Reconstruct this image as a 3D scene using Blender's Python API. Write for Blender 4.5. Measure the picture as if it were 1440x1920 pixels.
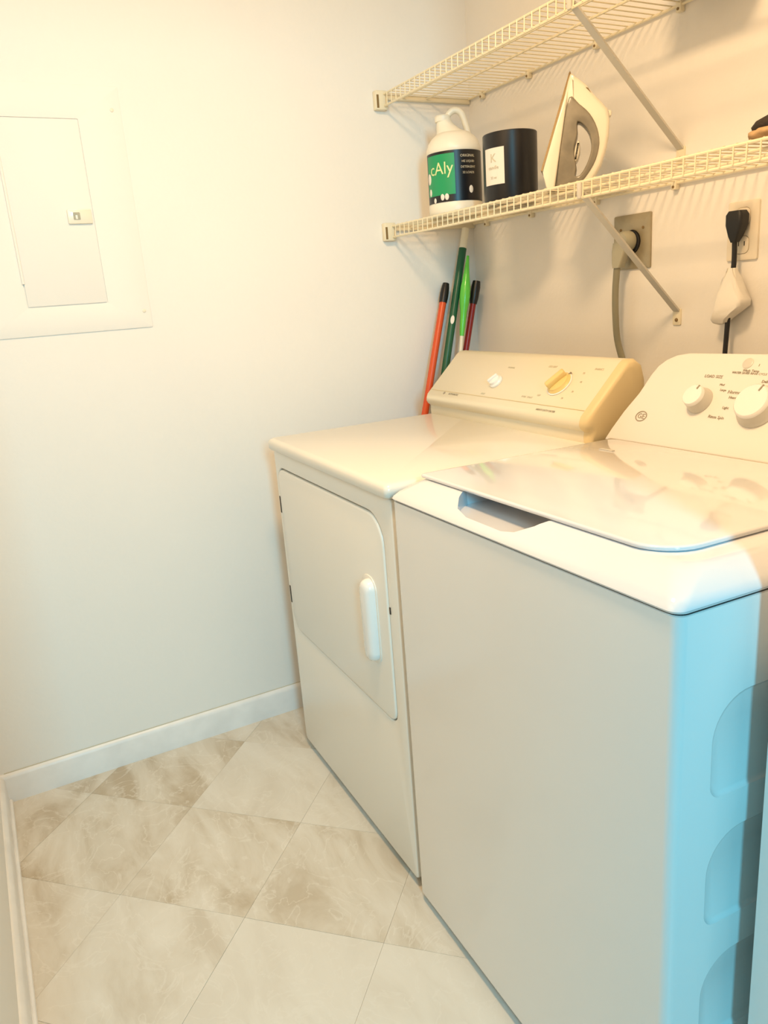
import bpy, bmesh, math, random
from mathutils import Vector, Matrix
random.seed(7)
R = math.radians
scn = bpy.context.scene
for o in list(bpy.data.objects): bpy.data.objects.remove(o)
C = scn.collection

# ------------------------------------------------------------ camera
cd = bpy.data.cameras.new('camera'); cam = bpy.data.objects.new('camera', cd); C.objects.link(cam)
cd.sensor_fit = 'HORIZONTAL'; cd.sensor_width = 36; cd.lens = 36*1434.86/1440; cd.clip_start = .02
yaw, pit, rol = R(62.7759), R(-15.7569), R(-4.3788)
F = Vector((-math.sin(yaw)*math.cos(pit), math.cos(yaw)*math.cos(pit), math.sin(pit)))
Rt = Vector((math.cos(yaw), math.sin(yaw), 0)); Up = Rt.cross(F)
r2 = math.cos(rol)*Rt + math.sin(rol)*Up; u2 = -math.sin(rol)*Rt + math.cos(rol)*Up
m = Matrix((r2, u2, -F)).transposed().to_4x4(); m.translation = (2.1139, -1.4814, 1.2504)
cam.matrix_world = m; scn.camera = cam

# ------------------------------------------------------------ light
w = bpy.data.worlds.new('world'); scn.world = w; w.use_nodes = True
bg = w.node_tree.nodes['Background']; bg.inputs[0].default_value = (.40, .80, .88, 1); bg.inputs[1].default_value = .27
def area(name, loc, target, sx, sy, power, col):
    l = bpy.data.lights.new(name, 'AREA'); l.shape = 'RECTANGLE'; l.size = sx; l.size_y = sy; l.energy = power; l.color = col
    o = bpy.data.objects.new(name, l); C.objects.link(o); o.location = loc
    o.rotation_euler = (Vector(target)-Vector(loc)).to_track_quat('-Z', 'Y').to_euler(); return o
area('hall_window_light', (3.65, -1.70, 1.85), (.6, -.95, .9), .30, .80, 49, (.14, .70, 1.0))
def disk(name, loc, power, col, size):
    l = bpy.data.lights.new(name, 'AREA'); l.shape = 'DISK'; l.size = size; l.energy = power; l.color = col
    o = bpy.data.objects.new(name, l); C.objects.link(o); o.location = loc; return o
disk('ceiling_lamp_light', (1.2, -1.08, 2.318), 22.3, (1.0, .665, .355), .28)
scn.view_settings.view_transform = 'Standard'; scn.view_settings.look = 'None'
scn.view_settings.exposure = 0; scn.view_settings.gamma = 1; scn.view_settings.use_curve_mapping = False

# ------------------------------------------------------------ materials
def mat(name, col, rough=.5, metal=0, bump=0, bscale=200, var=0, vscale=4, coat=0, trans=0):
    m = bpy.data.materials.new(name); m.use_nodes = True; nt = m.node_tree; b = nt.nodes['Principled BSDF']
    b.inputs['Base Color'].default_value = (*col, 1); b.inputs['Roughness'].default_value = rough; b.inputs['Metallic'].default_value = metal
    b.inputs['Coat Weight'].default_value = coat; b.inputs['Coat Roughness'].default_value = .06
    if trans: b.inputs['Transmission Weight'].default_value = trans
    tc = nt.nodes.new('ShaderNodeTexCoord')
    if var:
        n = nt.nodes.new('ShaderNodeTexNoise'); n.inputs['Scale'].default_value = vscale; n.inputs['Detail'].default_value = 5
        nt.links.new(tc.outputs['Object'], n.inputs['Vector'])
        r = nt.nodes.new('ShaderNodeValToRGB')
        r.color_ramp.elements[0].position = .35; r.color_ramp.elements[0].color = (*[c*(1-var) for c in col], 1)
        r.color_ramp.elements[1].position = .65; r.color_ramp.elements[1].color = (*col, 1)
        nt.links.new(n.outputs['Fac'], r.inputs[0]); nt.links.new(r.outputs[0], b.inputs['Base Color'])
    if bump:
        n = nt.nodes.new('ShaderNodeTexNoise'); n.inputs['Scale'].default_value = bscale; n.inputs['Detail'].default_value = 3
        nt.links.new(tc.outputs['Object'], n.inputs['Vector'])
        bp = nt.nodes.new('ShaderNodeBump'); bp.inputs['Strength'].default_value = bump; bp.inputs['Distance'].default_value = .002
        nt.links.new(n.outputs['Fac'], bp.inputs['Height']); nt.links.new(bp.outputs[0], b.inputs['Normal'])
    return m
M = dict(
 wall=mat('wall_paint', (.885, .855, .805), .85, bump=.25, bscale=90, var=.015, vscale=3),
 trim=mat('trim_paint', (.88, .875, .86), .35, var=.08, vscale=14),
 ceiling=mat('ceiling_paint', (.92, .90, .87), .8, bump=.3),
 panel=mat('panel_paint', (.885, .855, .805), .8, bump=.1),
 subfloor=mat('subfloor', (.55, .47, .36), .8),
 hallfloor=mat('hall_floor', (.55, .5, .44), .6, var=.1),
 washer=mat('washer_enamel', (.84, .815, .78), .22, coat=.5, bump=.02, bscale=300, var=.01),
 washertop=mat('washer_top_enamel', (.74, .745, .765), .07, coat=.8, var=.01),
 washercon=mat('washer_console_plastic', (.80, .77, .72), .3, bump=.02),
 dryer=mat('dryer_enamel', (.85, .82, .75), .3, coat=.3, bump=.03, bscale=300, var=.01),
 dryertop=mat('dryer_top_enamel', (.80, .77, .69), .3, coat=.3, var=.02),
 dryercon=mat('dryer_console_plastic', (.80, .74, .58), .38, bump=.02),
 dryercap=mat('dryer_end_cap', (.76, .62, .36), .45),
 knobwhite=mat('white_plastic', (.86, .86, .84), .22, coat=.4),
 knobgrey=mat('knob_ring', (.62, .60, .54), .3),
 amber=mat('amber_knob', (.80, .62, .26), .3),
 gap=mat('dark_gap', (.03, .028, .025), .8),
 print=mat('printed_grey', (.33, .29, .22), .6),
 printp=mat('printed_pale', (.60, .55, .42), .6),
 shelf=mat('shelf_vinyl', (.84, .75, .54), .35),
 bracket=mat('bracket_plastic', (.85, .77, .58), .4),
 brace=mat('brace_steel', (.62, .59, .52), .35),
 brown=mat('slot_brown', (.22, .14, .05), .6),
 jug=mat('jug_plastic', (.90, .84, .70), .35),
 black=mat('black_plastic', (.006, .006, .008), .35),
 blackrub=mat('black_rubber', (.008, .008, .009), .5),
 green=mat('label_green', (.01, .33, .12), .4),
 lightprint=mat('light_print', (.75, .82, .40), .5),
 whitelab=mat('label_white', (.85, .80, .72), .5),
 ironwhite=mat('iron_cream', (.86, .80, .66), .28, coat=.3),
 irongrey=mat('iron_grey', (.27, .24, .18), .25, coat=.3, var=.2, vscale=30),
 irondark=mat('iron_sole', (.25, .18, .09), .3, metal=.6),
 steel=mat('plate_steel', (.43, .37, .25), .4, metal=.35, var=.15, vscale=20),
 almond=mat('plate_almond', (.84, .76, .62), .4),
 plug=mat('plug_grey', (.42, .40, .30), .45),
 cord=mat('cord_grey', (.26, .24, .16), .5),
 wrap=mat('wrap_white', (.88, .84, .76), .6, bump=.6, bscale=60),
 orange=mat('orange_enamel', (.70, .09, .02), .3),
 dgreen=mat('dark_green_enamel', (.01, .10, .045), .3),
 lime=mat('lime_plastic', (.12, .62, .06), .3, coat=.3),
 maroon=mat('maroon_enamel', (.25, .01, .01), .3),
 whitepole=mat('white_pole', (.84, .80, .66), .4),
 fur=mat('dark_bag', (.03, .018, .01), .8, bump=1, bscale=120, var=.6, vscale=60),
 tan=mat('tan_lining', (.62, .40, .20), .8, bump=.6, bscale=100, var=.4, vscale=40),
 glass=mat('lamp_glass', (.9, .87, .8), .3),
)
def tile_mat():
    m = bpy.data.materials.new('vinyl_tile'); m.use_nodes = True; nt = m.node_tree; b = nt.nodes['Principled BSDF']; N = nt.nodes.new; L = nt.links.new
    b.inputs['Roughness'].default_value = .33
    tc = N('ShaderNodeTexCoord'); oi = N('ShaderNodeObjectInfo'); mul = N('ShaderNodeMath'); mul.operation = 'MULTIPLY'; mul.inputs[1].default_value = 37
    L(oi.outputs['Random'], mul.inputs[0]); add = N('ShaderNodeVectorMath'); add.operation = 'ADD'; comb = N('ShaderNodeCombineXYZ')
    L(mul.outputs[0], comb.inputs[0]); L(mul.outputs[0], comb.inputs[1]); L(tc.outputs['Object'], add.inputs[0]); L(comb.outputs[0], add.inputs[1])
    # broad veined bands
    map_ = N('ShaderNodeMapping'); map_.inputs['Scale'].default_value = (1.0, 2.6, 1); L(add.outputs[0], map_.inputs[0])
    n1 = N('ShaderNodeTexNoise'); n1.inputs['Scale'].default_value = 3.2; n1.inputs['Detail'].default_value = 7; n1.inputs['Roughness'].default_value = .6; n1.inputs['Distortion'].default_value = .7
    L(map_.outputs[0], n1.inputs[0])
    rp = N('ShaderNodeValToRGB'); e = rp.color_ramp.elements
    e[0].position = .36; e[0].color = (.50, .41, .29, 1); e[1].position = .68; e[1].color = (.76, .715, .63, 1)
    k = e.new(.50); k.color = (.655, .59, .485, 1)
    L(n1.outputs['Fac'], rp.inputs[0])
    # thin veins
    n2 = N('ShaderNodeTexNoise'); n2.inputs['Scale'].default_value = 7; n2.inputs['Detail'].default_value = 8; n2.inputs['Distortion'].default_value = 2.2; L(add.outputs[0], n2.inputs[0])
    sub = N('ShaderNodeMath'); sub.operation = 'SUBTRACT'; sub.inputs[1].default_value = .5; L(n2.outputs['Fac'], sub.inputs[0])
    ab = N('ShaderNodeMath'); ab.operation = 'ABSOLUTE'; L(sub.outputs[0], ab.inputs[0])
    r2 = N('ShaderNodeValToRGB'); r2.color_ramp.elements[0].color = (1, 1, 1, 1); r2.color_ramp.elements[0].position = 0; r2.color_ramp.elements[1].position = .02; r2.color_ramp.elements[1].color = (0, 0, 0, 1)
    L(ab.outputs[0], r2.inputs[0])
    f2 = N('ShaderNodeMath'); f2.operation = 'MULTIPLY'; f2.inputs[1].default_value = .42; L(r2.outputs[0], f2.inputs[0])
    mx = N('ShaderNodeMixRGB'); mx.blend_type = 'MIX'; mx.inputs[2].default_value = (.84, .80, .72, 1); L(f2.outputs[0], mx.inputs[0]); L(rp.outputs[0], mx.inputs[1])
    # per tile tone
    att = N('ShaderNodeAttribute'); att.attribute_type = 'OBJECT'; att.attribute_name = 'tone'
    mx2 = N('ShaderNodeMixRGB'); mx2.blend_type = 'MIX'; mx2.inputs[2].default_value = (.77, .74, .67, 1); L(att.outputs['Fac'], mx2.inputs[0]); L(mx.outputs[0], mx2.inputs[1])
    L(mx2.outputs[0], b.inputs['Base Color'])
    bp = N('ShaderNodeBump'); bp.inputs['Strength'].default_value = .15; bp.inputs['Distance'].default_value = .002; L(n1.outputs['Fac'], bp.inputs['Height']); L(bp.outputs[0], b.inputs['Normal'])
    return m
M['tile'] = tile_mat()

# ------------------------------------------------------------ helpers
def mesh_from(bm, name, m, smooth=35):
    bmesh.ops.recalc_face_normals(bm, faces=bm.faces)
    me = bpy.data.meshes.new(name); bm.to_mesh(me); bm.free(); me.materials.append(m)
    if smooth:
        me.shade_smooth(); me.set_sharp_from_angle(angle=R(smooth))
    return me
def obj(name, bm, m, parent=None, smooth=35, xf=None):
    if xf is not None: bmesh.ops.transform(bm, matrix=xf, verts=bm.verts)
    o = bpy.data.objects.new(name, mesh_from(bm, name, m, smooth)); C.objects.link(o)
    if parent: o.parent = parent
    return o
def thing(name, label, cat, loc=(0, 0, 0), rz=0, group=None):
    o = bpy.data.objects.new(name, None); o.empty_display_size = .05; C.objects.link(o); o.location = loc; o.rotation_euler = (0, 0, rz)
    o['label'] = label; o['category'] = cat
    if group: o['group'] = group
    return o
def struct(o): o['kind'] = 'structure'; return o
def box(x0, x1, y0, y1, z0, z1, bev=0, seg=2, bm=None):
    b = bmesh.new(); bmesh.ops.create_cube(b, size=1)
    for v in b.verts: v.co = Vector(((x0+x1)/2+v.co.x*(x1-x0), (y0+y1)/2+v.co.y*(y1-y0), (z0+z1)/2+v.co.z*(z1-z0)))
    if bev: bmesh.ops.bevel(b, geom=list(b.edges), offset=bev, segments=seg, profile=.5, affect='EDGES')
    return merge(bm, b)
def merge(bm, b):
    if bm is None: return b
    me = bpy.data.meshes.new('t'); b.to_mesh(me); b.free(); bm.from_mesh(me); bpy.data.meshes.remove(me); return bm
def frame(o, x, y, z=None):
    """matrix with origin o, local x,y (z = x cross y)"""
    x = Vector(x).normalized(); y = Vector(y); z = x.cross(y).normalized(); y = z.cross(x)
    m = Matrix((x, y, z)).transposed().to_4x4(); m.translation = Vector(o); return m
XZ = lambda o=(0, 0, 0): frame(o, (1, 0, 0), (0, 0, 1))      # local (x,y)->(X,Z), extrude +z -> -Y
def rrect(x0, x1, y0, y1, r=(.01,)*4, n=6):
    """rounded rectangle ccw; radii order: BL, BR, TR, TL"""
    if not isinstance(r, (tuple, list)): r = (r,)*4
    P = []
    for (cx, cy, a, rr) in ((x0+r[0], y0+r[0], 180, r[0]), (x1-r[1], y0+r[1], 270, r[1]), (x1-r[2], y1-r[2], 0, r[2]), (x0+r[3], y1-r[3], 90, r[3])):
        k = n if rr > 1e-4 else 0
        for i in range(k+1):
            t = R(a+90*i/max(k, 1)); P.append((cx+rr*math.cos(t), cy+rr*math.sin(t)))
    return P
def circle(cx, cy, r, n=24, ry=None): return [(cx+r*math.cos(2*math.pi*i/n), cy+(ry or r)*math.sin(2*math.pi*i/n)) for i in range(n)]
def plate(outer, holes=(), z0=0, z1=.01, bev=0, seg=2, xf=None, bm=None, bevtop=True):
    """extruded polygon with holes between z0 and z1"""
    b = bmesh.new(); es = []
    for loop in [outer]+list(holes):
        vs = [b.verts.new((p[0], p[1], z1)) for p in loop]
        for i in range(len(vs)): es.append(b.edges.new((vs[i], vs[(i+1) % len(vs)])))
    if holes: bmesh.ops.triangle_fill(b, use_beauty=True, edges=es)
    else: b.faces.new(list(b.verts))
    top = list(b.faces)
    rim = [e for e in b.edges if e.is_boundary]
    ret = bmesh.ops.extrude_face_region(b, geom=top)
    nv = [g for g in ret['geom'] if isinstance(g, bmesh.types.BMVert)]
    for v in nv: v.co.z = z0
    if bev:
        es = [e for e in b.edges if abs(e.verts[0].co.z-z1) < 1e-6 and abs(e.verts[1].co.z-z1) < 1e-6 and len(e.link_faces) == 2
              and abs(e.link_faces[0].normal.dot(e.link_faces[1].normal)) < .5 or False]
        b.normal_update()
        es = [e for e in b.edges if abs(e.verts[0].co.z-z1) < 1e-6 and abs(e.verts[1].co.z-z1) < 1e-6 and len(e.link_faces) == 2
              and abs(e.link_faces[0].normal.dot(e.link_faces[1].normal)) < .5]
        bmesh.ops.bevel(b, geom=es, offset=bev, segments=seg, profile=.5, affect='EDGES')
    if xf is not None: bmesh.ops.transform(b, matrix=xf, verts=b.verts)
    return merge(bm, b)
def loft(loops, cap=True, bm=None):
    b = bm or bmesh.new(); V = [[b.verts.new(p) for p in L] for L in loops]; n = len(loops[0])
    for a, c in zip(V[:-1], V[1:]):
        for i in range(n): b.faces.new((a[i], a[(i+1) % n], c[(i+1) % n], c[i]))
    if cap: b.faces.new(V[0][::-1]); b.faces.new(V[-1])
    return b
def lathe(prof, n=32, bm=None, xf=None, cap=True):
    b = bmesh.new()
    loft([[(max(r, 1e-4)*math.cos(2*math.pi*i/n), max(r, 1e-4)*math.sin(2*math.pi*i/n), z) for i in range(n)] for r, z in prof], cap, b)
    if xf is not None: bmesh.ops.transform(b, matrix=xf, verts=b.verts)
    return merge(bm, b)
def tube(path, r, n=8, bm=None, flat=1, axis=None):
    """swept tube; r number or list; flat scales the second axis"""
    P = [Vector(p) for p in path]; rr = r if isinstance(r, (list, tuple)) else [r]*len(P)
    L = []; up = Vector(axis) if axis else None
    for i, p in enumerate(P):
        t = (P[min(i+1, len(P)-1)]-P[max(i-1, 0)]).normalized()
        if up is None: up = t.orthogonal()
        a = (up-t*up.dot(t)).normalized(); b_ = t.cross(a); up = a if axis is None else Vector(axis)
        L.append([p+a*rr[i]*math.cos(2*math.pi*k/n)+b_*rr[i]*flat*math.sin(2*math.pi*k/n) for k in range(n)])
    b = bmesh.new(); loft(L, True, b); return merge(bm, b)
def smoothpath(P, k=6):
    P = [Vector(p) for p in P]; out = []
    for i in range(len(P)-1):
        p0, p1, p2, p3 = P[max(i-1, 0)], P[i], P[i+1], P[min(i+2, len(P)-1)]
        for j in range(k):
            t = j/k; out.append(.5*((2*p1)+(p2-p0)*t+(2*p0-5*p1+4*p2-p3)*t*t+(3*p1-p0-3*p2+p3)*t**3))
    return out+[P[-1]]
def text_bm(s, size, depth=.0003):
    cu = bpy.data.curves.new('t', 'FONT'); cu.body = s; cu.size = size; cu.align_x = 'CENTER'; cu.align_y = 'CENTER'; cu.extrude = depth; cu.resolution_u = 2
    o = bpy.data.objects.new('t', cu); C.objects.link(o); bpy.context.view_layer.update()
    me = bpy.data.meshes.new_from_object(o); b = bmesh.new(); b.from_mesh(me)
    bpy.data.objects.remove(o); bpy.data.curves.remove(cu); bpy.data.meshes.remove(me); return b
def lettering(items, name, m, parent):
    """items: (string, size, matrix[, sx])"""
    bm = bmesh.new()
    for it in items:
        b = text_bm(it[0], it[1])
        if len(it) > 3:
            for v in b.verts: v.co.x *= it[3]
        bmesh.ops.transform(b, matrix=it[2], verts=b.verts); bm = merge(bm, b)
    o = obj(name, bm, m, parent, smooth=0); o['kind'] = 'stuff'; return o
def boolean_cut(o, cutter_bm):
    cm = bpy.data.meshes.new('c'); bmesh.ops.recalc_face_normals(cutter_bm, faces=cutter_bm.faces); cutter_bm.to_mesh(cm); cutter_bm.free()
    co = bpy.data.objects.new('c', cm); C.objects.link(co); co.parent = o.parent
    md = o.modifiers.new('b', 'BOOLEAN'); md.operation = 'DIFFERENCE'; md.object = co; md.solver = 'EXACT'
    bpy.context.view_layer.update(); dg = bpy.context.evaluated_depsgraph_get()
    me = bpy.data.meshes.new_from_object(o.evaluated_get(dg)); o.modifiers.clear(); o.data = me
    bpy.data.objects.remove(co); me.shade_smooth(); me.set_sharp_from_angle(angle=R(30))

# ------------------------------------------------------------ room shell
H = 2.44; YF = -1.622; XR = 1.632; XO = 1.752; YJ = -.768
struct(obj('wall_left', box(-.12, 0, YF-.12, .12, 0, H), M['wall'], smooth=0))
struct(obj('wall_back', box(0, XO, 0, .12, 0, H), M['wall'], smooth=0))
struct(obj('wall_front', box(0, XO, YF-.12, YF, 0, H), M['wall'], smooth=0))
wr = struct(obj('wall_right', box(XR, XO, YJ, 0, 0, H), M['wall'], smooth=0))
obj('door_header', box(XR, XO, YF, YJ, 2.05, H), M['wall'], wr, smooth=0)
struct(obj('ceiling', box(-.12, XO+.0, YF-.12, .12, H, H+.1), M['ceiling'], smooth=0))
fl = struct(obj('floor', box(-.0, XO+1.6, YF-.9, 0, -.06, -.0014), M['subfloor'], smooth=0))
def clip(poly, x0, x1, y0, y1):
    for ax, v, s in ((0, x0, 1), (0, x1, -1), (1, y0, 1), (1, y1, -1)):
        out = []
        for i in range(len(poly)):
            a, b = poly[i], poly[(i+1) % len(poly)]; da, db = s*(a[ax]-v), s*(b[ax]-v)
            if da >= 0: out.append(a)
            if da*db < 0:
                t = da/(da-db); out.append((a[0]+(b[0]-a[0])*t, a[1]+(b[1]-a[1])*t))
        poly = out
        if len(poly) < 3: return []
    return poly
T = .31; s2 = math.sqrt(.5)
pale = {}  # (iu,iv): tone -> lighter plain tile
TONE = {(-1, -1): .0, (0, -1): .62, (1, -1): .5, (-2, -1): .1, (0, 0): .1, (-1, 0): .05, (1, 1): .75, (2, 1): .7, (0, 1): .45, (-1, 1): .3, (1, 0): .2, (1, 2): .75, (2, 2): .6, (0, 2): .5}
for iu in range(-6, 9):
    for iv in range(-6, 9):
        u0, v0 = -.617+T*iu, 1.065+T*iv; g = .0003
        q = [(u0+g, v0+g), (u0+T-g, v0+g), (u0+T-g, v0+T-g), (u0+g, v0+T-g)]
        P = [((u+v)*s2, (u-v)*s2) for u, v in q]
        P = clip(P, 0.0, XO+1.58, YF, 0) if True else P
        if len(P) < 3: continue
        cx, cy = sum(p[0] for p in P)/len(P), sum(p[1] for p in P)/len(P)
        P = [(p[0]-cx, p[1]-cy) for p in P]
        if abs(sum(P[i][0]*P[(i+1) % len(P)][1]-P[(i+1) % len(P)][0]*P[i][1] for i in range(len(P)))) < .0004: continue
        o = obj('tile', plate(P, z0=-.0014, z1=random.uniform(-.0002, .0001)), M['tile'], fl, smooth=0)
        o.location = (cx, cy, 0); o['tone'] = TONE.get((iu, iv), random.uniform(.1, .6))
def baseboard(name, path_bm): struct(obj(name, path_bm, M['trim'], smooth=30))
def bb_prof(L, xf):  # profile swept along x of length L; y = outwards
    pr = [(0, 0), (.013, 0), (.013, .070), (.010, .078), (.004, .083), (0, .083)]
    b = loft([[(0, p[0], p[1]) for p in pr], [(L, p[0], p[1]) for p in pr]]); bmesh.ops.transform(b, matrix=xf, verts=b.verts); return b
baseboard('baseboard_left', bb_prof(1.622, Matrix.Translation((0, 0, 0)) @ Matrix.Rotation(R(-90), 4, 'Z')))
baseboard('baseboard_back', bb_prof(XR-.013, Matrix.Translation((XR, 0, 0)) @ Matrix.Rotation(R(180), 4, 'Z')))
baseboard('baseboard_front', bb_prof(XR-.05, Matrix.Translation((0.013, YF, 0))))
struct(obj('trim_1', tube([(.014, YF+.0155, .006), (XR-.06, YF+.0155, .006)], .006, 8), M['trim']))   # shoe moulding
struct(obj('trim_2', tube([(0.0012, -.016, .0836), (0.0012, YF+.014, .0836)], .0013, 6), M['printp']))     # caulk bead

# ceiling lamp
cl = thing('ceiling_light', 'round ceiling light with frosted glass bowl above the laundry', 'ceiling light', (1.2, -1.08, H))
obj('canopy', lathe([(.09, 0), (.09, -.02), (.06, -.035)]), M['steel'], cl)
obj('glass_bowl', lathe([(.145, -.03), (.155, -.04), (.150, -.07), (.12, -.10), (.0, -.115)]), M['glass'], cl)

# ------------------------------------------------------------ electrical panel (left wall). local (x,y)->(world +Y, Z), extrude -> +X
EP = frame((0, 0, 0), (0, 1, 0), (0, 0, 1))
ep = thing('electrical_panel', 'flush breaker panel cover painted the colour of the left wall', 'electrical panel', (0, -1.23, 1.5))
inv = Matrix.Translation((0, 1.23, -1.5))
obj('cover', plate(rrect(-1.43, -1.034, 1.216, 1.785, .004), [rrect(-1.3265, -1.1375, 1.284, 1.7105, .002, 2)], 0, .0030, .0012, xf=inv @ EP), M['panel'], ep, smooth=25)
dr = obj('door', plate(rrect(-1.3245, -1.1395, 1.286, 1.7085, .002, 2), (), 0, .0034, .0008, xf=inv @ EP), M['panel'], ep, smooth=25)
lt = obj('latch', plate(rrect(-1.199, -1.1425, 1.474, 1.508, .003), (), .003, .0095, .0015, xf=inv @ EP), M['ironwhite'], dr)
obj('latch_slot', plate(rrect(-1.186, -1.170, 1.483, 1.500, .002), [rrect(-1.181, -1.176, 1.4825+.002, 1.494, .001, 2)], .0095, .0102, xf=inv @ EP), M['steel'], dr)
obj('hinge', tube([inv @ Vector((.0045, -1.326, 1.34)), inv @ Vector((.0045, -1.326, 1.625))], .0035, 8), M['panel'], dr)
for (y, z) in ((-1.055, 1.732), (-1.051, 1.258), (-1.41, 1.732), (-1.41, 1.258)):
    obj('screw', plate(circle(y, z, .0045, 12), (), .0028, .0048, .001, xf=inv @ EP), M['almond'], ep)

# ------------------------------------------------------------ dryer (local: x right, y back, z up, origin front-left-floor)
dy = thing('clothes_dryer', 'white front-loading clothes dryer beside the left wall, almond control panel', 'dryer', (.2099, -.8302, 0), R(-1.4665))
Wd = .686
obj('cabinet', box(.008, Wd-.008, .026, .655, .022, .886, .008, 3), M['dryer'], dy)
door_o = rrect(.026, .634, .385, .836, (.05, .028, .062, .035), 8)
hole = rrect(.0232, .6367, .3822, .8398, (.0525, .0305, .0655, .039), 8)
fp = obj('front_panel', plate(rrect(.008, Wd-.008, .022, .884, .012), [hole], -.03, -.012, .0035, 3, xf=XZ()), M['dryer'], dy, smooth=40)
obj('door_gap', plate(rrect(.02, .64, .379, .842, .04), (), -.0262, -.0255, xf=XZ()), M['gap'], dy)
dd = obj('door', plate(door_o, (), -.0255, -.0095, .005, 3, xf=XZ()), M['dryer'], dy, smooth=40)
# handle: vertical white grip, raised
hb = loft([[(.562+p[0]*sx, .0095-yy, .598+p[1]*sz) for p in rrect(-.022, .022, -.092, .092, .0215, 8)] for yy, sx, sz in
           ((0, 1, 1), (.009, 1, 1), (.015, .92, .98), (.020, .72, .93), (.022, .4, .84))])
obj('handle', hb, M['knobwhite'], dd, smooth=50)
obj('handle_plate', plate(rrect(.522, .590, .498, .696, .03, 8), (), -.0098, -.0075, .001, xf=XZ()), M['dryer'], dd)
for z0, z1 in ((.712, .758), (.453, .503)):
    obj('hinge_slot', box(.014, .021, .0112, .0125, z0, z1, .001), M['gap'], fp)
obj('latch_mark', box(.640, .644, .0105, .0125, .637, .652, .0005), M['gap'], fp)
# top
tl = [[(x, y, z) for x, y in rrect(a, Wd-a, b, .66, .012)] for a, b, z in ((.006, .004, .884), (.0005, .0, .889), (0, -.001, .903), (.003, .002, .910), (.010, .010, .914))]
obj('top_panel', loft(tl), M['dryertop'], dy, smooth=50)
# console: profile in (y,z)
pr = [(.497, .9135), (.496, .926), (.4975, .938), (.488, .945), (.4835, .953), (.4845, .962), (.4885, .972), (.594, 1.074), (.604, 1.0805), (.622, 1.081), (.640, 1.068), (.650, 1.035), (.652, .9135)]
con = obj('console', loft([[(x, p[0]+o_*(.57-p[0])*.04, .9135+(p[1]-.9135)*(1-.02*o_)) for p in pr] for x, o_ in ((.002, 1), (.006, 0), (.655, 0))]), M['dryercon'], dy, smooth=40)
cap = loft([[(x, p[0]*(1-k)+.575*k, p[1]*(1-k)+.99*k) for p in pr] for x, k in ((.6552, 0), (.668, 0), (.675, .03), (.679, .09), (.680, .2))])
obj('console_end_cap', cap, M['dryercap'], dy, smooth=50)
ds = Vector((0, .1055, .102)).normalized(); DC = lambda x, s, off=.0: frame((x, .485+.115*s-ds.z*off, .963+.113*s*.98+ds.y*off) , (1, 0, 0), ds)
def on_dc(x, s): return frame(Vector((x, .4885, .972))+ds*(.1468*(s-.15)/.85) + Vector((0, -ds.z, ds.y))*.0004, (1, 0, 0), ds)
lettering([('◆', .010, on_dc(.087, .2)), ('AUTOMATIC', .0085, on_dc(.135, .2)), ('HEAVY DUTY DRYER', .0072, on_dc(.535, .16))], 'console_lettering', M['print'], con)
lettering([('NORMAL', .007, on_dc(.302, .80)), ('HEAT', .007, on_dc(.262, .29)), ('LESS DRY', .0075, on_dc(.455, .87)), ('FABRICS', .0075, on_dc(.612, .88)), ('PUSH  START', .007, on_dc(.44, .33)),
           ('50', .007, on_dc(.573, .80)), ('40', .007, on_dc(.583, .66)), ('30', .007, on_dc(.578, .5)), ('20', .007, on_dc(.56, .38)), ('OFF', .007, on_dc(.477, .38))], 'console_markings', M['printp'], con)
obj('console_crease', box(.01, .654, -.0006, .0004, 0, .0012), M['dryercap'], con).matrix_local = Matrix.Translation((0, .4990, .9828)) @ Matrix.Rotation(0, 4, 'X')
k1 = obj('heat_knob', lathe([(.019, 0), (.019, .004), (.016, .007), (.015, .013), (.012, .015), (0, .0155)]), M['knobwhite'], dy); k1.matrix_local = on_dc(.283, .52)
g = obj('grip', box(-.0035, .0035, -.015, .015, .012, .021, .002), M['knobwhite'], k1); g.rotation_euler = (0, 0, R(-35))
k2 = obj('timer_knob', lathe([(.031, 0), (.031, .004), (.027, .007), (.026, .010), (.022, .012), (0, .013)]), M['amber'], dy); k2.matrix_local = on_dc(.520, .60)
g = obj('grip', box(-.008, .008, -.026, .026, .010, .026, .004, 3), M['amber'], k2); g.rotation_euler = (0, 0, R(-28))
g = obj('pointer', box(-.001, .001, .028, .036, .001, .006), M['print'], k2); g.rotation_euler = (0, 0, R(-28))
obj('knob_skirt', lathe([(.034, 0), (.034, .002), (.031, .003)]), M['knobwhite'], k2)
for x, y in ((.05, .06), (.63, .06), (.05, .6), (.63, .6)): obj('foot', lathe([(.02, 0), (.02, .012), (.008, .014), (.008, .023)], 12, xf=Matrix.Translation((x, y, 0))), M['blackrub'], dy)

# ------------------------------------------------------------ washer
wa = thing('washing_machine', 'white top-loading washing machine nearest the doorway, blue daylight on its side', 'washing machine', (.9099, -.8447, 0), R(-2.5976))
SH = .0193
def wobj(name, bm, m, parent=None, smooth=35):
    for v in bm.verts: v.co.z += SH*v.co.x
    return obj(name, bm, m, parent or wa, smooth)
body = loft([[(x, y, z) for x, y in rrect(0+a, Wd-a, 0+a, .655-a, .014, 6)] for a, z in ((.004, .018), (0, .022), (0, .8865), (.003, .888))])
cab = wobj('cabinet', body, M['washer'])
cutter = None
for z in (.640, .456, .271, .086):   # four recesses stamped into the right side
    L = []
    for d, x in ((-.0005, Wd+.0005), (.0006, Wd-.0012), (.0028, Wd-.0032), (.006, Wd-.0042)):
        L.append([(x, y, zz+SH*x) for y, zz in rrect(.058+d, .60-d, z+d, z+.133-d, (.02, .02, .058, .058), 10)])
    cutter = merge(cutter, loft(L))
boolean_cut(cab, cutter)
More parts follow.
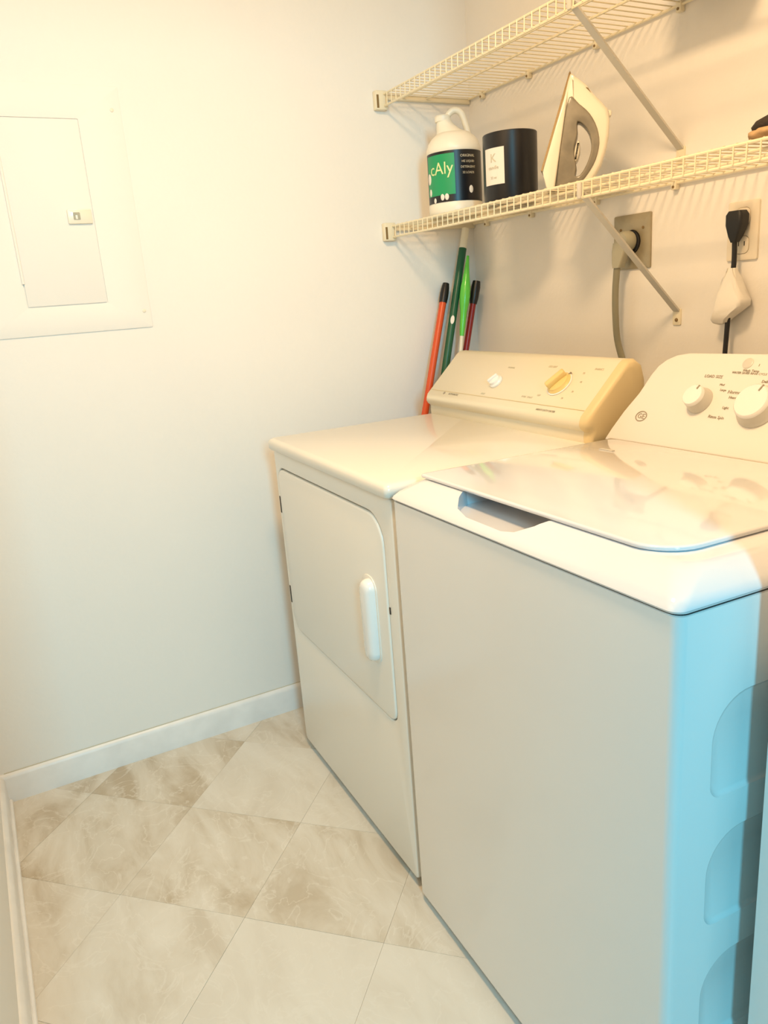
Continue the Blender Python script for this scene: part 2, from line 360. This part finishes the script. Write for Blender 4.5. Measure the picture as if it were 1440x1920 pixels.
wobj('cover_gap', loft([[(x, y, z) for x, y in rrect(.002, Wd-.002, .002, .652, .014, 6)] for z in (.8868, .8905)]), M['gap'])
# top cover with sloped bezel
lo = []
for a, f_, r_, z in ((.001, -.001, .015, .8900), (-.001, -.004, .016, .8935), (.000, -.002, .017, .8975), (.006, .006, .02, .905), (.026, .036, .028, .922), (.034, .046, .03, .9260), (.040, .052, .03, .9275)):
    lo.append([(x, y, z) for x, y in rrect(a, Wd-a, f_, .69-a*.3, r_, 8)])
tc = wobj('top_cover', loft(lo), M['washertop'], smooth=50)
cut = plate([(.170, .060), (.188, .034), (.212, .016), (.25, .0075), (.345, .0065), (.37, .012), (.392, .03), (.412, .058), (.412, .14), (.17, .14)], (), .9005, .96)
for v in cut.verts:
    if v.co.z < .91: v.co.z = .8965+max(0, (abs(v.co.x-.291)-.075))*.12
    else: v.co.x = .291+(v.co.x-.291)*1.06
    v.co.z += SH*v.co.x
boolean_cut(tc, cut)
wobj('handle_pocket', plate(rrect(.215, .37, .012, .10, .02), (), .8965, .8972), M['washertop'])
lid_o = rrect(.030, .622, .046, .492, (.008, .055, .02, .02), 8)
def inset_loop(P, d, cx=.326, cy=.269, hx=.296, hy=.223): return [(cx+(p[0]-cx)*(1-d/hx), cy+(p[1]-cy)*(1-d/hy)) for p in P]
lid = wobj('lid', loft([[(x, y, z) for x, y in inset_loop(lid_o, d)] for d, z in ((.003, .9278), (.0005, .9292), (0, .9325), (.0015, .9345), (.004, .9352))]), M['washertop'], smooth=60)
# console: sloped trapezoid wing
CS = frame((0, .503, .9275), (1, 0, 0), (0, .12, .172)); hgt = math.hypot(.12, .172)
lft = [(-.004, 0), (-.004, .03), (-.0, .14), (.010, .33), (.026, .53), (.034, .74), (.042, .84), (.056, .91), (.076, .96), (.105, .985), (.343, .99)]
cen = .343
out = [(x, s*hgt) for x, s in lft] + [(2*cen-x, s*hgt) for x, s in lft[::-1][1:]]
out = out[::-1]
con2 = plate(out, (), -.085, 0, .006, 3, xf=CS)
for v in con2.verts:
    if v.co.z < .9276: v.co.z = .9276
    v.co.y = min(v.co.y, .688)
wc = wobj('console', con2, M['washercon'], smooth=50)
wobj('console_seam', box(.015, .67, .4965, .5045, .9276, .9318, .0008), M['steel'], wc)
wobj('hinge_bumper', box(.10, .135, .40, .408, .9352, .9365, .0004), M['knobgrey'], lid)
def on_wc(x, s, off=.0005):
    m_ = CS @ Matrix.Translation((x, s*hgt, off)); m_.translation.z += SH*x; return m_
em = obj('emblem', plate(circle(0, 0, .0145, 24, .0115), [circle(0, 0, .0128, 24, .0098)], 0, .0006), M['print'], wc); em.matrix_local = on_wc(.066, .29)
lettering([('GE', .0155, on_wc(.066, .29), 1.0)], 'emblem_lettering', M['print'], wc)
lettering([('LOAD SIZE', .0085, on_wc(.193, .745)), ('Wash Temp', .0070, on_wc(.267, .815)), ('WATER SAVER RINSE CYCLE', .0058, on_wc(.266, .79)), ('Normal', .0095, on_wc(.256, .605)), ('Heavy', .0075, on_wc(.258, .555)),
           ('Light', .0070, on_wc(.253, .455)), ('Rinse Spin', .0085, on_wc(.243, .36)), ('Med', .0062, on_wc(.221, .67)), ('Large', .0062, on_wc(.229, .62)), ('1', .007, on_wc(.278, .87)), ('Delicate', .0075, on_wc(.312, .72))],
          'console_lettering', M['print'], wc)
ic = obj('status_button', lathe([(.0105, 0), (.0105, .001), (.009, .0018), (0, .002)]), M['knobgrey'], wc); ic.matrix_local = on_wc(.253, .885, 0)
def knob(x, s, r, name, n=40):
    k = obj(name, lathe([(r*1.12, 0), (r*1.12, .003), (r*1.02, .007), (r*.95, .018), (r*.90, .021)], n), M['knobgrey'], wa)
    k.matrix_local = on_wc(x, s, 0)
    obj('knob_face', lathe([(r*.93, .0175), (r*.90, .0235), (r*.82, .0262), (r*.74, .0258), (0, .0255)], n), M['knobwhite'], k, smooth=40)
    obj('pointer', box(-.0012, .0012, r*.55, r*.9, .0255, .0272), M['print'], k).rotation_euler = (0, 0, R(-20))
    return k
knob(.190, .50, .0235, 'load_size_knob'); knob(.318, .49, .036, 'cycle_dial'); knob(.45, .5, .0235, 'temperature_knob')
for x, y in ((.05, .06), (.63, .06), (.05, .6), (.63, .6)):
    z = .019+SH*x; obj('foot', lathe([(.02, 0), (.02, .01), (.008, .012), (.008, z)], 12, xf=Matrix.Translation((x, y, 0))), M['blackrub'], wa)

# ------------------------------------------------------------ wire shelves
def wire_shelf(z, name, label, xb, xw, zb):
    L0, L1 = .012, XR-.012
    s = thing(name, label, 'shelf', (0, 0, z), group='wire shelves on the back wall')
    for y, dz in ((-.303, 0), (-.303, -.030), (-.008, 0), (-.155, -.004), (-.235, -.004)):
        obj('rod', tube([(L0, y, dz), (L1, y, dz)], .0031, 8), M['shelf'], s)
    wm = mesh_from(tube([(0, -.006, .0036), (0, -.299, .0036), (0, -.3055, .0005), (0, -.3065, -.030)], .0015, 6), 'wire', M['shelf'])
    n = int((L1-L0)/.0254)
    for i in range(n+1):
        o = bpy.data.objects.new('wire', wm); C.objects.link(o); o.parent = s; o.location = (L0+.004+i*.0254, 0, 0)
    for x0, x1 in ((0, .020), (XR-.020, XR)):
        e = obj('end_bracket', box(x0, x1, -.330, -.292, -.040, .010, .003), M['bracket'], s)
        obj('bracket_slot', box(x1-.0002 if x0 == 0 else x0-.001, x1+.001 if x0 == 0 else x0+.0002, -.3275, -.321, -.036, -.002), M['brown'], e)
        obj('end_rail', box(x0, x0+.009 if x0 == 0 else x1, -.292, -.002, -.012, .003, .001), M['bracket'], s) if x0 == 0 else None
    x = .05
    for x in (.08, .293, .55, .80, 1.05, 1.30, 1.55):
        c = obj('wall_clip', box(x-.007, x+.007, -.014, 0, -.014, .008, .002), M['bracket'], s)
        obj('clip_screw', lathe([(.003, 0), (.003, .0015), (.001, .002)], 10, xf=frame((x, -.014, -.008), (1, 0, 0), (0, 0, 1))), M['brown'], c)
    # brace strip from front rod to wall
    a = Vector((xb, -.300, -.020)); b = Vector((xw, -.004, zb-z)); d = (b-a).normalized(); sd = Vector((1, 0, 0)); nn = d.cross(sd).normalized()
    bm = bmesh.new(); hw = .0088; ht = .0022
    L = []
    for p in (a-d*.0, b):
        L.append([p+sd*hw+nn*ht, p-sd*hw+nn*ht, p-sd*hw-nn*ht, p+sd*hw-nn*ht])
    br = obj('brace', loft(L, True, bm), M['brace'], s, smooth=20)
    obj('brace_foot', plate(rrect(xw-.0115, xw+.0115, zb-z-.033, zb-z+.004, .003), (), 0, .0035, .001, xf=XZ()), M['bracket'], br)
    obj('foot_screw', lathe([(.0042, .0035), (.0042, .005), (.002, .006)], 12, xf=frame((xw, 0, zb-z-.021), (1, 0, 0), (0, 0, 1))), M['brown'], br)
    obj('brace_hook', box(xb-.006, xb+.006, -.3085, -.299, -.032, -.0005, .002), M['brace'], br)
    return s
SL, SU = 1.4445, 1.7965
wire_shelf(SL, 'wire_shelf', 'lower cream wire shelf holding the jug, canister and iron', .818, .811, 1.166)
wire_shelf(SU, 'wire_shelf', 'upper cream wire shelf nearest the ceiling, cut off by the top of the photo', .792, .808, 1.515)
DK = SL+.0052; DKU = SU+.0052
CAMXY = Vector((2.1139, -1.4814))
def wrap_patch(cx, cy, r, a0, a1, z0, z1, th=.0006, n=16):
    b = bmesh.new(); L = []
    for i in range(n+1):
        a = R(a0+(a1-a0)*i/n); c, s = math.cos(a), math.sin(a)
        L.append([(cx+(r+k)*c, cy+(r+k)*s, z) for k, z in ((0, z0), (th, z0), (th, z1), (0, z1))])
    return loft(L, True, b)
def wrap_text(s, size, r, a_c, z_c, sx=1, slant=0):
    b = text_bm(s, size)
    bmesh.ops.subdivide_edges(b, edges=[e for e in b.edges if e.calc_length() > .006], cuts=1)
    for v in b.verts:
        a = R(a_c)+v.co.x*sx/r; rr = r+.0008+v.co.z; v.co = Vector((rr*math.cos(a), rr*math.sin(a), z_c+v.co.y))
    return b
# jug
jx, jy = .186, -.188
jg = thing('detergent_jug', 'white plastic jug with black and green label, beside the left wall', 'jug', (jx, jy, DK))
jb = lathe([(.066, 0), (.073, .004), (.075, .012), (.075, .030), (.0735, .033), (.0735, .163), (.075, .166), (.0745, .175), (.069, .190), (.058, .204), (.045, .214)], 40)
dv = Vector((-.50, -.85, 0)).normalized()  # photo-left direction
rings = []
for k, (r, z, sh) in enumerate(((.045, .212, .0), (.034, .222, .010), (.026, .234, .018), (.021, .244, .022), (.0195, .254, .024))):
    rings.append([(dv.x*sh+r*math.cos(2*math.pi*i/24), dv.y*sh+r*math.sin(2*math.pi*i/24), z) for i in range(24)])
jb = merge(jb, loft(rings))
obj('body', jb, M['jug'], jg, smooth=50)
obj('cap', lathe([(.0205, .245), (.0215, .247), (.0215, .258), (.019, .261), (0, .262)], 24, xf=Matrix.Translation((dv.x*.026, dv.y*.026, 0))), M['jug'], jg)
hp = smoothpath([dv*.020+Vector((0, 0, .236)), dv*.010+Vector((0, 0, .262)), -dv*.008+Vector((0, 0, .272)), -dv*.026+Vector((0, 0, .262)), -dv*.038+Vector((0, 0, .228)), -dv*.043+Vector((0, 0, .205)), -dv*.047+Vector((0, 0, .188))], 5)
obj('handle', tube(hp, .0085, 10), M['jug'], jg, smooth=60)
lb = obj('label', wrap_patch(0, 0, .0737, -115, 50, .034, .162, .0008, 24), M['black'], jg)
obj('label_green_patch', wrap_patch(0, 0, .0746, -106, -33, .052, .155), M['green'], lb)
b = wrap_text('cAly', .044, .0752, -64, .118, .95)
obj('label_lettering', b, M['lightprint'], lb, smooth=0)['kind'] = 'stuff'
b = wrap_text('ORIGINAL', .0095, .0747, -4, .146)
for i, s in enumerate(('HE LIQUID', 'DETERGENT', '32 LOADS')): b = merge(b, wrap_text(s, .0082, .0747, -3, .132-i*.014))
obj('label_small_lettering', b, M['printp'], lb, smooth=0)['kind'] = 'stuff'
b = None
for a, z, r1, r2 in ((-100, .098, 9, .018), (-97, .063, 7, .012), (-82, .040, 6, .008), (-62, .047, 5, .010), (-52, .047, 5, .010), (2, .062, 7, .011)):
    bb = lathe([(r2*.6, 0), (r2*.5, .0008), (0, .001)], 14)
    for v in bb.verts:
        an = R(a)+v.co.x/.0747; rr = .0747+v.co.z; zz = z+v.co.y*1.5; v.co = Vector((rr*math.cos(an), rr*math.sin(an), zz))
    b = merge(b, bb)
obj('label_flowers', b, M['whitelab'], lb)['kind'] = 'stuff'
# canister
kx, ky = .434, -.185
kn = thing('black_canister', 'tall black cylindrical canister with small white label between jug and iron', 'canister', (kx, ky, DK))
obj('body', lathe([(.062, 0), (.066, .003), (.0675, .008), (.0675, .155), (.0675, .162), (.066, .164), (.062, .164), (.058, .161), (0, .161)], 40), M['black'], kn)
lb = obj('label', wrap_patch(0, 0, .0677, -100, -50, .044, .128), M['whitelab'], kn)
b = wrap_text('K', .028, .0681, -75, .104)
b = merge(b, wrap_text('candle', .012, .0681, -75, .083)); b = merge(b, wrap_text('22 oz', .008, .0681, -75, .060))
obj('label_lettering', b, M['printp'], lb, smooth=0)['kind'] = 'stuff'
# iron: profile plane u,w ; thickness t
ir = thing('steam_iron', 'cream and grey steam iron standing upright on its heel', 'iron', (.634, -.236, DK)); ir.scale = (.88, .88, .88)
ang = 47; IU = Vector((math.cos(R(ang)), math.sin(R(ang)), 0))
IM = frame((0, 0, 0), IU, (0, 0, 1))
def prof(poly, holes, th, bev, tfun=None, seg=3):
    b = plate(poly, holes, -th/2, th/2, 0)
    b.normal_update()
    es = [e for e in b.edges if len(e.link_faces) == 2 and abs(e.link_faces[0].normal.dot(e.link_faces[1].normal)) < .6 and abs(e.verts[0].co.z-e.verts[1].co.z) < 1e-6]
    if bev: bmesh.ops.bevel(b, geom=es, offset=bev, segments=seg, profile=.5, affect='EDGES')
    if tfun:
        for v in b.verts: v.co.z *= tfun(v.co.x, v.co.y)
    bmesh.ops.transform(b, matrix=IM, verts=b.verts); return b
def sm(P, k=4):
    Q = [(p[0], p[1], 0) for p in P]; Q = [Q[-1]]+Q+[Q[0], Q[1]]
    return [(p.x, p.y) for p in smoothpath(Q, k)[k:-k-1]]
tw = lambda u, w: max(.12, 1-(max(w, 0)/.285)**2.0)*1.0
hole = sm([(.078, .156), (.097, .142), (.109, .118), (.111, .086), (.100, .054), (.084, .031), (.072, .030), (.075, .050), (.070, .078), (.070, .100), (.078, .128)][::-1], 3)
outer = [(.002, .0), (-.003, .022), (-.010, .050), (.060, .266), (.064, .270), (.072, .262)]+[(.098, .240), (.118, .214), (.140, .190), (.151, .176), (.156, .150), (.154, .118), (.148, .085), (.136, .050), (.118, .020), (.104, .0)]
obj('housing', prof(outer, [hole], .058, .010, lambda u, w: .35+.65*min(1, max(0, 1-(w-.12)/.2))), M['ironwhite'], ir, smooth=60)
obj('skirt', prof([(.002, 0), (-.010, .050), (.062, .268), (.052, .205), (.020, 0)], [], .100, .004, tw), M['ironwhite'], ir, smooth=50)
grey = sm([(.058, .214), (.082, .196), (.108, .170), (.126, .135), (.131, .100), (.122, .062), (.102, .030), (.080, .010), (.050, .006), (.020, .006), (.030, .07), (.042, .14)], 3)
obj('water_tank', prof(grey, [hole], .066, .004, lambda u, w: .5+.5*min(1, max(0, 1-(w-.10)/.2))), M['irongrey'], ir, smooth=60)
so = [(-.0125, .048), (-.0085, .046), (.0625, .270), (.0605, .276), (.0575, .272)]
obj('soleplate', prof(so, [], .106, 0, tw), M['irondark'], ir, smooth=30)
obj('temperature_dial', prof(sm([(.070, .062), (.079, .070), (.084, .090), (.082, .112), (.074, .104), (.069, .085)], 3), [], .060, .006), M['ironwhite'], ir, smooth=60)
obj('fill_opening', prof([(.098, .232), (.104, .230), (.121, .200), (.117, .199)], [], .036, 0), M['irondark'], ir)
obj('steam_button', prof(rrect(.138, .160, .160, .176, .006), [], .020, .003), M['ironwhite'], ir)
# dark things at the frame edge
bgp = thing('dark_pouch', 'low black and tan pouch on the lower shelf at the right edge', 'pouch', (1.282, -.205, DK)); bgp.scale = (1, 1, .68)
def blob(x0, x1, y0, y1, prof_, n=24):
    L = []
    for k, z in prof_: L.append([(x*1.0, y*1.0, z+.003*math.sin(i*2.3+k*9)) for i, (x, y) in enumerate([( (x0+x1)/2+(p[0]-(x0+x1)/2)*k, (y0+y1)/2+(p[1]-(y0+y1)/2)*k) for p in rrect(x0, x1, y0, y1, .03, 5)])])
    return loft(L)
obj('lining', blob(-.095, .16, -.09, .10, ((.95, .003), (1.0, .008), (1.0, .016), (.97, .020))), M['tan'], bgp, smooth=60)
obj('cover', blob(-.088, .155, -.088, .095, ((1.0, .020), (1.02, .026), (.97, .040), (.86, .048), (.6, .052))), M['fur'], bgp, smooth=60)
bx = thing('dark_box', 'small black box on the upper wire shelf at the top edge', 'box', (.92, -.10, DKU))
obj('carton', box(-.085, .085, -.075, .075, 0, .10, .004), M['black'], bx)
obj('carton_flap', box(-.082, .082, -.078, -.0755, .07, .098, .001), M['fur'], bx)

# ------------------------------------------------------------ outlets
o1 = thing('dryer_outlet', 'brushed brown metal outlet plate with heavy grey plug behind the shelf brace', 'outlet', (.669, 0, 1.331))
obj('cover_plate', plate(rrect(-.059, .059, -.0635, .0635, .004), [circle(0, 0, .0275, 28)], 0, .005, .0015, xf=XZ()), M['steel'], o1)
obj('receptacle', lathe([(.0272, .0005), (.0272, .0085), (.024, .010), (0, .010)], 28, xf=XZ()), M['black'], o1)
for x, z in ((-.036, .030), (.036, .030), (-.036, -.030)): obj('screw', lathe([(.0035, .005), (.0035, .0062), (.001, .007)], 10, xf=XZ((x, 0, z))), M['brown'], o1)
o2 = thing('power_plug', 'grey right-angle dryer plug in the metal outlet plate', 'plug', (.667, -.012, 1.333))
obj('plug_head', lathe([(.0235, 0), (.0245, .004), (.0235, .022), (.019, .028), (0, .029)], 28, xf=XZ((0, .001, 0))), M['plug'], o2, smooth=50)
obj('plug_neck', loft([[(cx+x*k, -.001-.012-.009+y, z) for x, y in rrect(-.022, .022, -.010, .012, .006)] for k, z, cx in ((1, -.002, -.002), (.98, -.022, -.006), (.72, -.048, -.011), (.5, -.060, -.013))]), M['plug'], o2, smooth=50)
P = smoothpath([(.653, -.036, 1.277), (.648, -.036, 1.22), (.647, -.034, 1.16), (.652, -.032, 1.10), (.672, -.030, 1.04), (.694, -.030, .98), (.700, -.032, .90), (.70, -.05, .7)], 5)
P = [p-Vector((.667, -.012, 1.333)) for p in P]; c1 = tube(P, .0105, 10, flat=.45, axis=(1, 0, 0))
obj('cord', c1, M['cord'], o2, smooth=60)
o3 = thing('washer_outlet', 'almond wall outlet plate with black plug, right of the metal plate', 'outlet', (.978, 0, 1.325))
obj('cover_plate', plate(rrect(-.037, .037, -.059, .059, .004), [rrect(-.017, .017, -.046, -.010, .012), rrect(-.017, .017, .010, .046, .012)], 0, .0055, .002, xf=XZ()), M['almond'], o3)
for z in (-.028, .028):
    rc = obj('receptacle', plate(rrect(-.0165, .0165, z-.0175, z+.0175, .0115), (), 0, .0065, .001, xf=XZ()), M['almond'], o3)
    obj('slot', box(-.008, -.006, -.0068, -.006, z-.002, z+.007), M['gap'], rc); obj('slot', box(.006, .008, -.0068, -.006, z-.002, z+.007), M['gap'], rc)
obj('screw', lathe([(.0035, .0055), (.0035, .0066), (.001, .0075)], 10, xf=XZ()), M['brown'], o3)
o4 = thing('black_plug', 'black washer plug and cord hanging from the almond outlet', 'plug', (.978, -.007, 1.345))
obj('plug_head', loft([[(cx+x*k, y*k2-.016, z) for x, y in rrect(-.020, .020, -.015, .015, .007)] for k, k2, z, cx in ((.75, .8, .020, 0), (1, 1, .012, 0), (.98, 1, -.008, 0), (.6, .75, -.030, -.002), (.34, .45, -.042, -.003))]), M['blackrub'], o4, smooth=50)
obj('cord', tube(smoothpath([(-.003, -.017, -.038), (-.003, -.016, -.085), (-.006, -.018, -.14), (-.010, -.018, -.20), (-.013, -.020, -.30), (-.013, -.03, -.45), (-.01, -.05, -.6)], 4), .0052, 8), M['blackrub'], o4, smooth=60)
# white wrap on cord
wp = thing('white_bag', 'small white plastic bag tied around the black cord above the washer', 'bag', (.972, -.022, 1.20))
wl = []
for z, hx, hy, cx, rot in ((.052, .0075, .0075, .002, 0), (.046, .009, .009, .002, 10), (.030, .017, .013, .003, 14), (.005, .026, .017, .004, 20), (-.022, .036, .019, .005, 24), (-.036, .039, .020, .002, 22), (-.046, .030, .017, -.008, 16), (-.056, .018, .012, -.016, 8), (-.062, .009, .008, -.013, 0)):
    P = rrect(-hx, hx, -hy, hy, min(hx, hy)*.55, 4)
    wl.append([(cx+x+.002*math.sin(i*1.7+z*90), y-.004+.0015*math.cos(i*2.1+z*70), z+(x*.30 if z < -.01 else 0)) for i, (x, y) in enumerate(P)])
obj('wrap', loft(wl), M['wrap'], wp, smooth=60)
obj('tie', lathe([(.0095, .046), (.0105, .049), (.0095, .052)], 16), M['whitelab'], wp)

# ------------------------------------------------------------ broom handles in the corner
def pole(name, label, top, bot, segs, cat='broom'):
    """segs: list of (t0,t1,radii,mat,part)"""
    t = thing(name, label, cat, bot); a = Vector(top)-Vector(bot)
    for t0, t1, rr, mm, pn in segs:
        n = len(rr); obj(pn, tube([a*(t0+(t1-t0)*i/(n-1)) for i in range(n)], list(rr), 14), M[mm], t, smooth=60)
    return t
def ext(p, q, z):   # extend line p->q to height z
    p, q = Vector(p), Vector(q); t = (z-p.z)/(q.z-p.z); return p+(q-p)*t
def line(top, low): return ext(top, low, .012)
tp = (.024, -.129, 1.272); b0 = line(tp, (.070, -.257, .900)); Lz = tp[2]-b0.z; fr = lambda z: (z-b0.z)/Lz
pole('broom', 'orange broom handle with black cap, leftmost in the corner', tp, b0, [(0, fr(1.215), (.011, .011), 'orange', 'handle'), (fr(1.215), 1, (.0125, .0135, .0135, .0125, .010), 'black', 'grip_cap')])
tp = (.028, -.050, 1.430); b0 = line(tp, (.075, -.183, 1.005)); Lz = tp[2]-b0.z
gb = pole('broom', 'dark green broom handle with white upper end behind the jug', tp, b0, [(0, fr(1.372), (.012, .012), 'dgreen', 'handle'), (fr(1.372), 1, (.0115, .0115), 'whitepole', 'upper_tube')])
d_ = (Vector(tp)-b0); pc = d_*fr(1.160)
st = obj('sticker', lathe([(.0075, 0), (.0075, .0008), (0, .001)], 16), M['whitelab'], gb)
nrm = Vector((.83, -.55, 0)); nrm = (nrm-d_.normalized()*nrm.dot(d_.normalized())).normalized()
st.matrix_local = Matrix.Translation(pc+nrm*.0118) @ frame((0, 0, 0), d_.normalized().cross(nrm), d_).to_4x4() @ Matrix.Diagonal((.8, 1.8, 1, 1))
tp = (.066, -.072, 1.348); b0 = line(tp, (.085, -.125, 1.08)); Lz = tp[2]-b0.z
pole('duster', 'bright lime green duster handle swelling in the middle, white shaft', tp, b0, [(0, fr(1.112), (.006, .006), 'whitepole', 'shaft'), (fr(1.112), 1, (.0065, .0085, .0095, .0105, .0145, .0165, .0155, .012, .0085, .006, .004), 'lime', 'handle')], 'duster')
tp = (.070, -.046, 1.272); b0 = line(tp, (.072, -.095, 1.08)); Lz = tp[2]-b0.z
pole('mop', 'dark red mop handle with black cap, rightmost in the corner', tp, b0, [(0, fr(1.205), (.0095, .0095), 'maroon', 'handle'), (fr(1.205), 1, (.0115, .014, .0145, .0145, .012), 'black', 'grip_cap')], 'mop')
